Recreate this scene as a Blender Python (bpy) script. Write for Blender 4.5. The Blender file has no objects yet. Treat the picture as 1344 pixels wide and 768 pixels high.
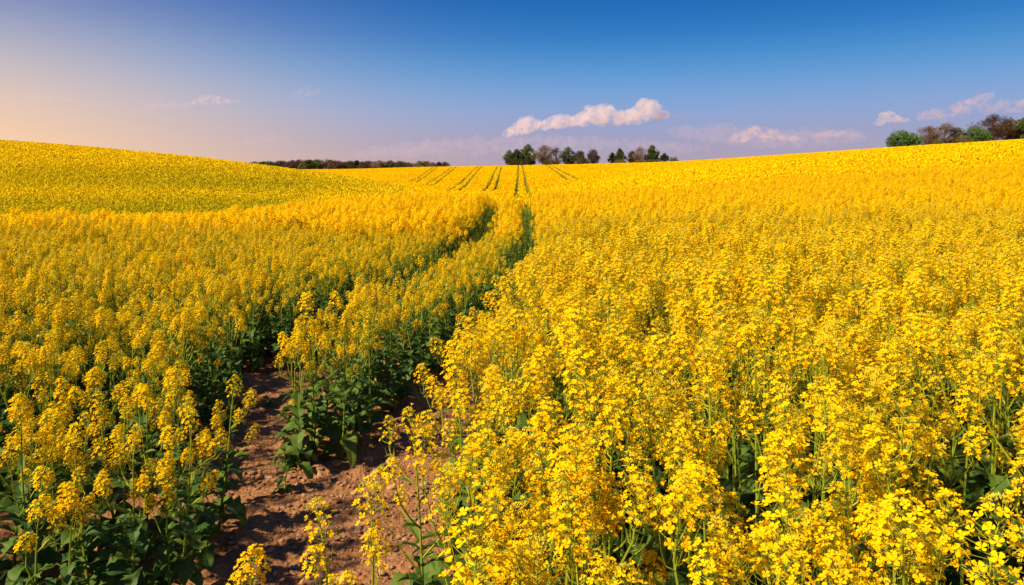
import bpy, math, random
import numpy as np
from mathutils import Vector, Matrix

rng = np.random.default_rng(7)
random.seed(7)
R = math.radians
scene = bpy.context.scene

# ------------------------------------------------------------------ camera
CAM_H = 1.75
cam_d = bpy.data.cameras.new('camera')
cam = bpy.data.objects.new('camera', cam_d)
scene.collection.objects.link(cam)
scene.camera = cam
cam.location = (0, 0, CAM_H)
cam.rotation_euler = (R(90), 0, 0)
cam_d.sensor_width = 36.0
cam_d.lens = 36.0 * 960 / 1344
cam_d.shift_y = -(384 - 245) / 1344
cam_d.clip_start = 0.05
cam_d.clip_end = 30000

# ------------------------------------------------------------------ light
SUN_AZ = -120.0      # degrees from straight ahead, negative = left
SUN_EL = 41.0
world = bpy.data.worlds.new('World')
scene.world = world
world.use_nodes = True
nt = world.node_tree
nt.nodes.clear()
N = nt.nodes.new
L = nt.links.new
out = N('ShaderNodeOutputWorld')
bg = N('ShaderNodeBackground')
bg.inputs['Strength'].default_value = 0.10
sky = N('ShaderNodeTexSky')
sky.sky_type = 'NISHITA'
sky.sun_disc = False
sky.sun_elevation = R(SUN_EL)
sky.sun_rotation = R(SUN_AZ)
sky.air_density = 1.0
sky.dust_density = 0.6
sky.ozone_density = 3.0
sun_dir = Vector((math.sin(R(SUN_AZ)) * math.cos(R(SUN_EL)), math.cos(R(SUN_AZ)) * math.cos(R(SUN_EL)), math.sin(R(SUN_EL))))
SKY_NODES = (N, L, sky, bg, out)
tc = N('ShaderNodeTexCoord')
sep = N('ShaderNodeSeparateXYZ')
L(tc.outputs['Generated'], sep.inputs[0])
def mth(op, a, b=None, c=None, clamp=False):
    n = N('ShaderNodeMath'); n.operation = op; n.use_clamp = clamp
    for i, v in enumerate((a, b, c)):
        if v is None: continue
        if isinstance(v, (int, float)): n.inputs[i].default_value = v
        else: L(v, n.inputs[i])
    return n.outputs[0]
# elevation colours of an evening sky: lavender band near the horizon under deep blue
ramp = N('ShaderNodeValToRGB')
ramp.color_ramp.interpolation = 'B_SPLINE'
els = ramp.color_ramp.elements
stops = [(0.0, (0.44, 0.31, 0.36)), (0.03, (0.42, 0.32, 0.40)), (0.067, (0.32, 0.32, 0.50)), (0.105, (0.24, 0.36, 0.64)), (0.15, (0.09, 0.31, 0.63)),
         (0.20, (0.010, 0.175, 0.52)), (0.26, (0.001, 0.105, 0.41)), (0.5, (0.004, 0.09, 0.36)), (1.0, (0.02, 0.08, 0.26))]
els[0].position = 0.0; els[0].color = (*stops[0][1], 1)
els[1].position = 1.0; els[1].color = (*stops[-1][1], 1)
for p, c in stops[1:-1]:
    e = els.new(p); e.color = (*c, 1)
L(mth('MAXIMUM', sep.outputs[2], 0.0), ramp.inputs[0])
# warm haze of the low sun, strongest towards the left
gl_dir = Vector((math.sin(R(-46)), math.cos(R(-46)), 0.06)).normalized()
dotn = N('ShaderNodeVectorMath'); dotn.operation = 'DOT_PRODUCT'
L(tc.outputs['Generated'], dotn.inputs[0]); dotn.inputs[1].default_value = gl_dir
gl = mth('POWER', mth('MAXIMUM', dotn.outputs['Value'], 0.0), 9.0)
low = mth('POWER', mth('SUBTRACT', 1.0, mth('MINIMUM', mth('MULTIPLY', mth('MAXIMUM', sep.outputs[2], 0.0), 3.3), 1.0)), 1.3)
glow = N('ShaderNodeMix'); glow.data_type = 'RGBA'
L(mth('MULTIPLY', mth('MULTIPLY', gl, low), 1.3, clamp=True), glow.inputs['Factor'])
L(ramp.outputs[0], glow.inputs['A']); glow.inputs['B'].default_value = (1.0, 0.64, 0.36, 1)
scl = N('ShaderNodeVectorMath'); scl.operation = 'SCALE'; scl.inputs['Scale'].default_value = 4.75
L(glow.outputs['Result'], scl.inputs[0])
mixs = N('ShaderNodeMix'); mixs.data_type = 'RGBA'; mixs.inputs['Factor'].default_value = 0.97
L(sky.outputs[0], mixs.inputs['A']); L(scl.outputs[0], mixs.inputs['B'])
L(mixs.outputs['Result'], bg.inputs['Color'])
L(bg.outputs[0], out.inputs['Surface'])

sl = bpy.data.lights.new('sun', 'SUN')
sl.energy = 4.6
sl.angle = R(1.6)
sl.color = (1.0, 0.765, 0.46)
sun = bpy.data.objects.new('sun', sl)
scene.collection.objects.link(sun)
sun.rotation_euler = sun_dir.to_track_quat('Z', 'Y').to_euler()

scene.view_settings.view_transform = 'Standard'
scene.view_settings.look = 'None'
scene.view_settings.exposure = 1.12
scene.view_settings.gamma = 1.0
scene.view_settings.use_curve_mapping = False
cy = scene.cycles
cy.max_bounces = 8
cy.diffuse_bounces = 3
cy.transmission_bounces = 4
cy.volume_bounces = 3
cy.transparent_max_bounces = 8
cy.use_denoising = True

# ------------------------------------------------------------------ helpers
def tag(o, label=None, cat=None, group=None, kind=None):
    if label: o['label'] = label
    if cat: o['category'] = cat
    if group: o['group'] = group
    if kind: o['kind'] = kind
    return o

def link(o, parent=None):
    scene.collection.objects.link(o)
    if parent: o.parent = parent
    return o

def empty(name, loc=(0, 0, 0), rz=0):
    o = bpy.data.objects.new(name, None)
    o.empty_display_size = 0.1
    o.location = loc; o.rotation_euler = (0, 0, rz)
    return link(o)

class MB:
    """collects vertices, faces, a material slot and a tint per face"""
    def __init__(s): s.v = []; s.f = []; s.m = []; s.t = []
    def add(s, vs, fs, mat=0, tint=0.5):
        o = len(s.v)
        s.v.extend([tuple(map(float, p)) for p in vs])
        s.f.extend([tuple(i + o for i in f) for f in fs])
        s.m.extend([mat] * len(fs)); s.t.extend([tint] * len(fs))
    def merge(s, b, M=None):
        o = len(s.v)
        if M is None: s.v.extend(b.v)
        else:
            a = np.array(b.v) @ np.array(M)[:3, :3].T + np.array(M)[:3, 3]
            s.v.extend(map(tuple, a.tolist()))
        s.f.extend([tuple(i + o for i in f) for f in b.f]); s.m.extend(b.m); s.t.extend(b.t)
    def mesh(s, name, mats, smooth=False):
        me = bpy.data.meshes.new(name)
        me.from_pydata(s.v, [], s.f)
        for m in mats: me.materials.append(m)
        me.polygons.foreach_set('material_index', s.m)
        a = me.attributes.new('tint', 'FLOAT', 'FACE'); a.data.foreach_set('value', s.t)
        if smooth: me.polygons.foreach_set('use_smooth', [True] * len(s.f))
        me.update()
        return me

def np_mesh(name, V, F, mats, mi=None, tint=None, smooth=False):
    """V (n,3); F (m,k) equal sized faces"""
    me = bpy.data.meshes.new(name)
    V = np.asarray(V, np.float32); F = np.asarray(F, np.int32)
    me.vertices.add(len(V)); me.vertices.foreach_set('co', V.ravel())
    k = F.shape[1]
    me.loops.add(F.size); me.loops.foreach_set('vertex_index', F.ravel())
    me.polygons.add(len(F))
    me.polygons.foreach_set('loop_start', np.arange(len(F), dtype=np.int32) * k)
    for m in mats: me.materials.append(m)
    if mi is not None: me.polygons.foreach_set('material_index', np.asarray(mi, np.int32))
    if smooth: me.polygons.foreach_set('use_smooth', np.ones(len(F), bool))
    if tint is not None:
        a = me.attributes.new('tint', 'FLOAT', 'FACE'); a.data.foreach_set('value', np.asarray(tint, np.float32))
    me.update(calc_edges=True)
    return me

def tube(b, pts, rads, sides, mat, tint):
    """tapered tube through points"""
    pts = [Vector(p) for p in pts]
    vs = []; n = len(pts)
    for i, p in enumerate(pts):
        d = (pts[min(i + 1, n - 1)] - pts[max(i - 1, 0)]).normalized()
        a = d.orthogonal().normalized(); c = d.cross(a)
        if i:                                   # keep the frame from twisting
            a = (pa - d * pa.dot(d)).normalized(); c = d.cross(a)
        pa = a
        for k in range(sides):
            t = 2 * math.pi * k / sides
            vs.append(p + (a * math.cos(t) + c * math.sin(t)) * rads[i])
    fs = [(i * sides + k, i * sides + (k + 1) % sides, (i + 1) * sides + (k + 1) % sides, (i + 1) * sides + k)
          for i in range(n - 1) for k in range(sides)]
    b.add(vs, fs, mat, tint)

# value noise for meshes
_perm = rng.permutation(4096)
def vnoise(x, y, seed=0):
    xi = np.floor(x).astype(np.int64); yi = np.floor(y).astype(np.int64)
    fx = x - xi; fy = y - yi
    fx = fx * fx * (3 - 2 * fx); fy = fy * fy * (3 - 2 * fy)
    def h(a, b): return _perm[(_perm[(a + seed * 57) & 4095] + b) & 4095] / 4095.0
    return (h(xi, yi) * (1 - fx) + h(xi + 1, yi) * fx) * (1 - fy) + (h(xi, yi + 1) * (1 - fx) + h(xi + 1, yi + 1) * fx) * fy

# ------------------------------------------------------------------ materials
def mat_new(name):
    m = bpy.data.materials.new(name); m.use_nodes = True
    m.node_tree.nodes.clear()
    return m, m.node_tree.nodes.new, m.node_tree.links.new

def plant_mat(name, c0, c1, trans=0.35, rough=0.6, rnd=0.10, spec=0.3, noise=None, tcol=None):
    """leaf-like material: tint attribute picks between two colours, each object a little apart"""
    m, n, l = mat_new(name)
    o = n('ShaderNodeOutputMaterial')
    at = n('ShaderNodeAttribute'); at.attribute_name = 'tint'
    oi = n('ShaderNodeObjectInfo')
    add = n('ShaderNodeMath'); add.operation = 'MULTIPLY_ADD'
    l(oi.outputs['Random'], add.inputs[0]); add.inputs[1].default_value = rnd * 2
    sb = n('ShaderNodeMath'); sb.operation = 'SUBTRACT'; l(at.outputs['Fac'], sb.inputs[0]); sb.inputs[1].default_value = rnd
    l(sb.outputs[0], add.inputs[2])
    fac = add.outputs[0]
    if noise:
        tx = n('ShaderNodeTexNoise'); tx.inputs['Scale'].default_value = noise[0]; tx.inputs['Detail'].default_value = 3
        g = n('ShaderNodeNewGeometry'); l(g.outputs['Position'], tx.inputs['Vector'])
        a2 = n('ShaderNodeMath'); a2.operation = 'MULTIPLY_ADD'; l(tx.outputs[0], a2.inputs[0]); a2.inputs[1].default_value = noise[1]; 
        s2 = n('ShaderNodeMath'); s2.operation = 'SUBTRACT'; l(fac, s2.inputs[0]); s2.inputs[1].default_value = noise[1] * .5
        l(s2.outputs[0], a2.inputs[2]); fac = a2.outputs[0]
    mx = n('ShaderNodeMix'); mx.data_type = 'RGBA'; mx.clamp_factor = True
    l(fac, mx.inputs['Factor']); mx.inputs['A'].default_value = (*c0, 1); mx.inputs['B'].default_value = (*c1, 1)
    p = n('ShaderNodeBsdfPrincipled'); l(mx.outputs['Result'], p.inputs['Base Color'])
    p.inputs['Roughness'].default_value = rough; p.inputs['Specular IOR Level'].default_value = spec
    t = n('ShaderNodeBsdfTranslucent'); l(mx.outputs['Result'], t.inputs['Color'])
    ms = n('ShaderNodeMixShader'); ms.inputs[0].default_value = trans
    l(p.outputs[0], ms.inputs[1]); l(t.outputs[0], ms.inputs[2]); l(ms.outputs[0], o.inputs[0])
    return m

M_PETAL = plant_mat('petal_yellow', (0.95, 0.70, 0.004), (0.93, 0.42, 0.003), trans=0.45, rough=0.7, rnd=0.12, spec=0.03)
M_BUD = plant_mat('bud_green_yellow', (0.36, 0.40, 0.03), (0.62, 0.50, 0.02), trans=0.1, rnd=0.1)
M_STEM = plant_mat('stem_green', (0.13, 0.22, 0.018), (0.32, 0.34, 0.02), trans=0.0, rough=0.6, rnd=0.15, spec=0.12)
M_LEAF = plant_mat('leaf_green', (0.045, 0.12, 0.028), (0.16, 0.23, 0.025), trans=0.32, rough=0.55, rnd=0.12, spec=0.2)
M_LEAF_OLD = plant_mat('leaf_yellowed', (0.35, 0.27, 0.05), (0.20, 0.22, 0.05), trans=0.25)
PLANT_MATS = [M_PETAL, M_BUD, M_STEM, M_LEAF, M_LEAF_OLD]

# ------------------------------------------------------------------ terrain heights
TY = np.array([5, 10, 16, 22, 30, 42, 60, 80, 100, 130, 160, 220, 300, 350, 420, 600, 900.])
TU = np.array([-1.0, -.7, -.467, -.35, -.233, -.117, 0, .117, .233, .467, .7, 1.0])
TH = np.array([
 [0, 0, 0, -.5, -1.1, -1.1, 0.2, 2.6, 5.6, 9.6, 11.5, 11, 8, 6, 5, 10, 15],
 [0, 0, 0, -.5, -1.1, -1.2, -.3, 1.6, 4.2, 8.5, 10.3, 9.6, 7, 6, 5, 10, 15],
 [0, 0, 0, -.3, -.8, -1.0, -.4, .9, 2.9, 6.0, 7.4, 6.8, 7.0, 8.0, 7.5, 12.5, 18],
 [0, 0, 0, -.1, -.35, -.7, -.6, .5, 2.2, 4.4, 5.3, 5.0, 7.2, 8.6, 8.2, 13, 18],
 [0, 0, 0, .05, .1, -.3, -.7, .1, 1.3, 2.5, 2.9, 3.9, 7.0, 8.9, 8.6, 13.2, 18],
 [0, 0, .05, .15, .22, -.1, -.6, -.7, -.3, .5, 1.4, 4.0, 7.8, 9.9, 9.5, 13.4, 17],
 [0, 0, .05, .15, .30, -.1, -.6, -.6, -.2, .7, 2.0, 5.0, 8.8, 10.6, 10.2, 9, 8],
 [0, 0, .1, .2, .35, .3, .2, .4, 1.0, 2.2, 3.6, 6.3, 9.8, 11.3, 10.8, 9, 8],
 [0, .05, .15, .3, .45, .7, 1.1, 1.8, 2.6, 4.0, 5.2, 7.9, 11, 12.4, 12.2, 9, 8],
 [0, .05, .25, .5, .85, 1.5, 2.6, 3.8, 5.0, 6.8, 8.5, 11.5, 15.4, 17, 17, 12, 10],
 [0, .1, .4, .75, 1.25, 2.2, 3.8, 5.5, 6.9, 8.9, 10.9, 14.7, 19.8, 22, 22, 16, 12],
 [0, .2, .7, 1.1, 1.9, 3.2, 5.2, 7.5, 9, 11.5, 14, 19, 25, 28, 28, 20, 14]])
LTY = np.log(TY)
def _cr(p0, p1, p2, p3, x0, x1, x2, x3, t):
    """hermite with finite difference tangents on uneven knots"""
    h = x2 - x1
    m1 = h * (p2 - p0) / np.maximum(x2 - x0, 1e-9); m2 = h * (p3 - p1) / np.maximum(x3 - x1, 1e-9)
    t2 = t * t; t3 = t2 * t
    return (2 * t3 - 3 * t2 + 1) * p1 + (t3 - 2 * t2 + t) * m1 + (-2 * t3 + 3 * t2) * p2 + (t3 - t2) * m2
def hgt(x, y):
    x = np.asarray(x, float); y = np.asarray(y, float)
    yy = np.clip(y, 5, 899); ly = np.log(yy)
    u = np.clip(x / yy, -.999, .999)
    j = np.clip(np.searchsorted(LTY, ly, side='right') - 1, 0, len(TY) - 2)
    i = np.clip(np.searchsorted(TU, u, side='right') - 1, 0, len(TU) - 2)
    jj = [np.clip(j + k, 0, len(TY) - 1) for k in (-1, 0, 1, 2)]
    ii = [np.clip(i + k, 0, len(TU) - 1) for k in (-1, 0, 1, 2)]
    t = (ly - LTY[j]) / (LTY[j + 1] - LTY[j])
    rows = [_cr(TH[a, jj[0]], TH[a, jj[1]], TH[a, jj[2]], TH[a, jj[3]], LTY[jj[0]], LTY[jj[1]], LTY[jj[2]], LTY[jj[3]], t) for a in ii]
    s = (u - TU[i]) / (TU[i + 1] - TU[i])
    return _cr(rows[0], rows[1], rows[2], rows[3], TU[ii[0]], TU[ii[1]], TU[ii[2]], TU[ii[3]], s)

# edges of the crop along the two wheel ruts
def _pl(tbl):
    a = np.array(tbl, float)
    return lambda y: np.interp(y, a[:, 0], a[:, 1])
E_L = _pl([(0, -.6), (2, -.9), (3.2, -1.27), (3.7, -1.5), (4.7, -1.85), (6.3, -2.2), (8, -1.85), (10, -1.5), (14, -1.1), (16, -1.0), (20, -.98), (30, -1.1), (45, -1.1)])
S_L = _pl([(4.5, -1.45), (5.3, -1.5), (6.3, -1.62), (8, -1.12), (10, -.86), (14, -.5), (16, -.42), (20, -.38), (30, -.42), (45, -.3)])
S_R = _pl([(4.5, -.92), (5.3, -.82), (6.5, -.6), (8, -.34), (10, -.12), (14, .08), (20, .2), (30, .22), (45, .4)])
E_R = _pl([(0, -.2), (1, -.25), (1.7, -.3), (3, -.36), (4, -.32), (5, -.2), (6.5, -.03), (8, .14), (10, .34), (14, .55), (20, .72), (30, .9), (45, 1.0)])
def in_rut(x, y, pad=0.0):
    """true where wheels or the bare patch keep the crop away"""
    left = (x > E_L(y) - pad) & (x < np.where(y > 4.5, S_L(y) + pad, 9e9))
    right = (x > np.where(y > 4.5, S_R(y) - pad, -9e9)) & (x < E_R(y) + pad)
    near = (y <= 4.5) & (x > E_L(y) - pad) & (x < E_R(y) + pad)
    return (np.where(y > 4.5, left | right, near)) & (y < 44)

def split_u(y):      # sideways ratio that parts the left hill from the field ahead
    return np.interp(y, [34, 60, 80, 110, 150, 200, 260], [-.22, -.16, -.13, -.13, -.17, -.26, -.45])

TRAMS = [((-3.6, 118), (-5.9, 350)), ((.9, 58), (4.0, 352)), ((-9.8, 125), (-14.8, 348)), ((11.5, 140), (16.8, 350)),
         ((22, 166), (32, 350)), ((-17, 150), (-27, 346)), ((-22.5, 165), (-36, 345)), ((31, 200), (46, 350))]
def tram_d(x, y):
    d = np.full(np.shape(x), 99.0)
    for k, ((x0, y0), (x1, y1)) in enumerate(TRAMS):
        t = np.clip((y - y0) / (y1 - y0), 0, 1)
        cx = x0 + (x1 - x0) * t + .1 * np.sin(t * 3 + k)
        inside = (y > y0 - 6) & (y < y1 + 20)
        for s in (-.85, .85):
            dd = np.abs(x - cx - s) + np.where(inside, 0, 99) - (.12 if k == 3 else 0)
            d = np.minimum(d, dd)
    return d

# ------------------------------------------------------------------ ground sheet
def axis(pts):
    o = []
    for (a, b, st) in pts: o.extend(np.arange(a, b, st))
    return np.array(sorted(set(np.round(o, 4))))
def grow(a, b, s0, k):
    o = [a]; s = s0
    while abs(o[-1]) < abs(b):
        o.append(o[-1] + math.copysign(s, b)); s *= k
    return o
gx = np.array(sorted(set(np.round(grow(-2.8, -1200, .05, 1.09) + list(np.arange(-2.8, .3, .026)) + grow(.3, 1200, .05, 1.09), 4))))
gy = np.array(sorted(set(np.round(list(-np.array(grow(0, 60, .5, 1.3))) + list(np.arange(0, 2.6, .1)) + list(np.arange(2.6, 8, .028)) + grow(8, 1000, .04, 1.022), 4))))
GX, GY = np.meshgrid(gx, gy)
GZ = hgt(GX, GY)
near = np.clip((14 - GY) / 6, 0, 1) * np.clip((3.4 - np.abs(GX + 1.2)) / .6, 0, 1) * np.clip((GY + 1) / 1, 0, 1)
rough = ((vnoise(GX * 3, GY * 3, 1) - .5) * .05 + (vnoise(GX * 9, GY * 9, 2) - .5) * .028 + (vnoise(GX * 19, GY * 19, 3) - .5) * .020
         + np.maximum(vnoise(GX * 27 + 3, GY * 27, 4) - .62, 0) * .05)
rut = in_rut(GX, GY) * 1.0
GZ = GZ + near * rough - .03 * near * rut
nx, ny = len(gx), len(gy)
idx = np.arange(nx * ny).reshape(ny, nx)
F = np.stack([idx[:-1, :-1], idx[:-1, 1:], idx[1:, 1:], idx[1:, :-1]], -1).reshape(-1, 4)
m, n, l = mat_new('soil')
o_ = n('ShaderNodeOutputMaterial'); p = n('ShaderNodeBsdfPrincipled'); g = n('ShaderNodeNewGeometry')
t1 = n('ShaderNodeTexNoise'); t1.inputs['Scale'].default_value = 2.3; t1.inputs['Detail'].default_value = 6
t2 = n('ShaderNodeTexNoise'); t2.inputs['Scale'].default_value = 60; t2.inputs['Detail'].default_value = 5
vo = n('ShaderNodeTexVoronoi'); vo.inputs['Scale'].default_value = 38
for t in (t1, t2, vo): l(g.outputs['Position'], t.inputs['Vector'])
r1 = n('ShaderNodeValToRGB'); r1.color_ramp.elements[0].position = .3; r1.color_ramp.elements[0].color = (.15, .070, .032, 1)
r1.color_ramp.elements[1].position = .7; r1.color_ramp.elements[1].color = (.32, .165, .08, 1)
mx = n('ShaderNodeMix'); mx.data_type = 'FLOAT'; mx.inputs[0].default_value = .5
l(t1.outputs[0], mx.inputs[2]); l(t2.outputs[0], mx.inputs[3]); l(mx.outputs[0], r1.inputs[0])
l(r1.outputs[0], p.inputs['Base Color']); p.inputs['Roughness'].default_value = .9; p.inputs['Specular IOR Level'].default_value = .15
bp = n('ShaderNodeBump'); bp.inputs['Strength'].default_value = .8; bp.inputs['Distance'].default_value = .012
ad = n('ShaderNodeMath'); ad.operation = 'SUBTRACT'; l(t2.outputs[0], ad.inputs[0]); l(vo.outputs['Distance'], ad.inputs[1])
l(ad.outputs[0], bp.inputs['Height']); l(bp.outputs[0], p.inputs['Normal']); l(p.outputs[0], o_.inputs[0])
M_SOIL = m
ground = bpy.data.objects.new('ground', np_mesh('ground', np.stack([GX, GY, GZ], -1).reshape(-1, 3), F, [M_SOIL], smooth=True))
link(ground); tag(ground, 'bare reddish brown stony soil of the rolling field', kind='structure')

# ------------------------------------------------------------------ flower heads
def petal_pts(Lp, Wp, cup):
    return [(0, 0, 0), (Lp * .45, -Wp * .33, cup * .5), (Lp * .45, Wp * .33, cup * .5), (Lp * .85, -Wp * .5, cup), (Lp * .85, Wp * .5, cup),
            (Lp * 1.06, -Wp * .12, cup * .8), (Lp * 1.06, Wp * .12, cup * .8)]
PF = [(0, 1, 2), (1, 3, 4, 2), (3, 5, 6, 4)]
def flower(b, c, nrm, size, r, open_=1.0, tint=.3, lod=0):
    nrm = Vector(nrm).normalized(); a = nrm.orthogonal().normalized()
    a = (Matrix.Rotation(r.uniform(0, 6.28), 3, nrm) @ a); d = nrm.cross(a)
    for k in range(4):
        t = k * math.pi / 2 + r.uniform(-.12, .12)
        ex = a * math.cos(t) + d * math.sin(t); ey = nrm.cross(ex)
        Lp = size * r.uniform(.46, .56); Wp = Lp * r.uniform(.8, 1.0); cup = Lp * (1.25 - open_) + Lp * r.uniform(-.08, .2)
        if lod == 0:
            pts = [Vector(c) + ex * p[0] * (1 if open_ > .7 else .6) + ey * p[1] + nrm * p[2] for p in petal_pts(Lp, Wp, cup)]
            b.add(pts, PF, 0, tint + r.uniform(-.15, .15))
        else:
            pts = [Vector(c), Vector(c) + ex * Lp * .7 - ey * Wp * .5 + nrm * cup, Vector(c) + ex * Lp * 1.1 + nrm * cup, Vector(c) + ex * Lp * .7 + ey * Wp * .5 + nrm * cup]
            b.add(pts, [(0, 1, 2, 3)], 0, tint + r.uniform(-.15, .15))
    if lod == 0:
        s = size * .09
        top = Vector(c) + nrm * size * .2
        b.add([Vector(c) + a * s, Vector(c) + d * s, Vector(c) - a * s, Vector(c) - d * s, top], [(0, 1, 4), (1, 2, 4), (2, 3, 4), (3, 0, 4)], 1, .8)

def bud(b, c, ax, ln, w, tint):
    ax = Vector(ax).normalized(); a = ax.orthogonal().normalized(); d = ax.cross(a); c = Vector(c)
    vs = [c, c + ax * ln] + [c + ax * ln * .45 + (a * math.cos(t) + d * math.sin(t)) * w for t in (0, 2.1, 4.2)]
    b.add(vs, [(0, 3, 2), (0, 4, 3), (0, 2, 4), (1, 2, 3), (1, 3, 4), (1, 4, 2)], 1, tint)

def head(seed, full=1.0, lod=0, budding=1.0):
    """one raceme, growing up from its base at the origin; about 17 cm"""
    r = random.Random(seed); b = MB()
    Ln = r.uniform(.115, .165) * full
    bend = Vector((r.uniform(-.15, .15), r.uniform(-.15, .15), 0))
    axp = lambda t: Vector((0, 0, Ln * t)) + bend * Ln * t * t
    tube(b, [axp(t) for t in (0, .35, .7, 1)], [.0024, .002, .0017, .0012], 4 if lod == 0 else 3, 2, .6)
    for k in range(int(9 * full)):
        ph = k * 2.4 + r.uniform(-.4, .4); o = Vector((math.cos(ph), math.sin(ph), 0)); t = r.uniform(-.35, .22); b0 = Vector((0, 0, Ln * t))
        tube(b, [b0, b0 + o * .016 + Vector((0, 0, .008)), b0 + o * .026 + Vector((0, 0, r.uniform(.03, .05)))], [.0008, .0014, .0005], 3, 2, r.uniform(.5, 1))
    nfl = int(budding ** -1 * (72 if lod == 0 else 46) * full)
    for k in range(nfl):
        t = 1 - (k / nfl) ** .95 * .78
        ph = k * 2.39996 + r.uniform(-.35, .35)
        rad = (.015 + .030 * min(1, (1 - t) * 3.0)) * r.uniform(.6, 1.15) * (.8 + .2 * full)
        up = .012 + .02 * t
        base = axp(t * .97)
        o = Vector((math.cos(ph), math.sin(ph), 0))
        c = base + o * rad + Vector((0, 0, up + r.uniform(-.006, .006)))
        if t < .38 and r.random() < .45:           # spent flower: a thin pod instead
            tube(b, [base, c, c + o * .008 + Vector((0, 0, .025))], [.0007, .0011, .0005], 3, 2, .7)
            continue
        if lod == 0: tube(b, [base, base.lerp(c, .6) + Vector((0, 0, -.003)), c], [.0007, .0006, .0008], 3, 2, .8)
        nrm = o * (.9 - .5 * t) + Vector((0, 0, .35 + .9 * t)) + Vector((r.uniform(-.4, .4), r.uniform(-.4, .4), r.uniform(-.4, .3)))
        flower(b, c, nrm, (r.uniform(.016, .021)) * (1 if lod == 0 else 1.4), r, open_=1.0 if r.random() < .8 else .6, tint=.05 + .5 * (1 - t) * r.uniform(.4, 1.3), lod=lod)
    for k in range(int(26 * budding) if lod == 0 else 7):
        ph = k * 2.39996; q = math.sqrt(k / (26. * budding)) if lod == 0 else math.sqrt(k / 7.)
        o = Vector((math.cos(ph), math.sin(ph), 0))
        c = axp(1.0) + o * .017 * budding * q + Vector((0, 0, .018 * budding * (1 - q * q) - .002))
        bud(b, c, o * q * .8 + Vector((0, 0, 1)), r.uniform(.007, .010) * (1 if lod == 0 else 1.8), .0024 * (1 if lod == 0 else 2), r.uniform(0, .8))
    return b

HEADS = [head(100 + k, (1.0, .75, 1.1, .9)[k % 4], budding=(1.0, 1.5, 1.0, 1.9, 1.2)[k % 5]) for k in range(14)]
HEADS_L1 = [head(200 + k, 1.0 if k % 3 else .8, lod=1) for k in range(5)]
HEAD_MESH = [h.mesh('flower_head', PLANT_MATS) for h in HEADS]

def leaf(b, base, dirh, ln, wd, droop, r, mat=3, tint=.3, lobed=True, lift=.6):
    """curved blade with wavy or lobed edges, folded along its midrib"""
    d = Vector((math.cos(dirh), math.sin(dirh), 0)); s = Vector((-d.y, d.x, 0)); base = Vector(base)
    n = 7; vs = []; roll = r.uniform(-.5, .5)
    for i in range(n + 1):
        t = i / n
        w = wd * .5 * (math.sin(math.pi * min(1, t ** .75 * 1.0)) ** .7 if 0 < t < 1 else (.18 if t == 0 else 0))
        if lobed: w *= 1 + .35 * math.sin(i * 2.7 + roll * 5)
        c = base + d * ln * t * (1 - .25 * droop * t) + Vector((0, 0, ln * (lift * t - droop * t * t)))
        e = Vector((0, 0, w * .35))
        wob = Vector((0, 0, r.uniform(-.1, .1) * wd))
        vs += [c - s * w + e + wob + Vector((0, 0, roll * w)), c, c + s * w + e - wob - Vector((0, 0, roll * w))]
    fs = []
    for i in range(n):
        a = i * 3
        fs += [(a, a + 1, a + 4, a + 3), (a + 1, a + 2, a + 5, a + 4)]
    b.add(vs, fs, mat, tint)

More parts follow.
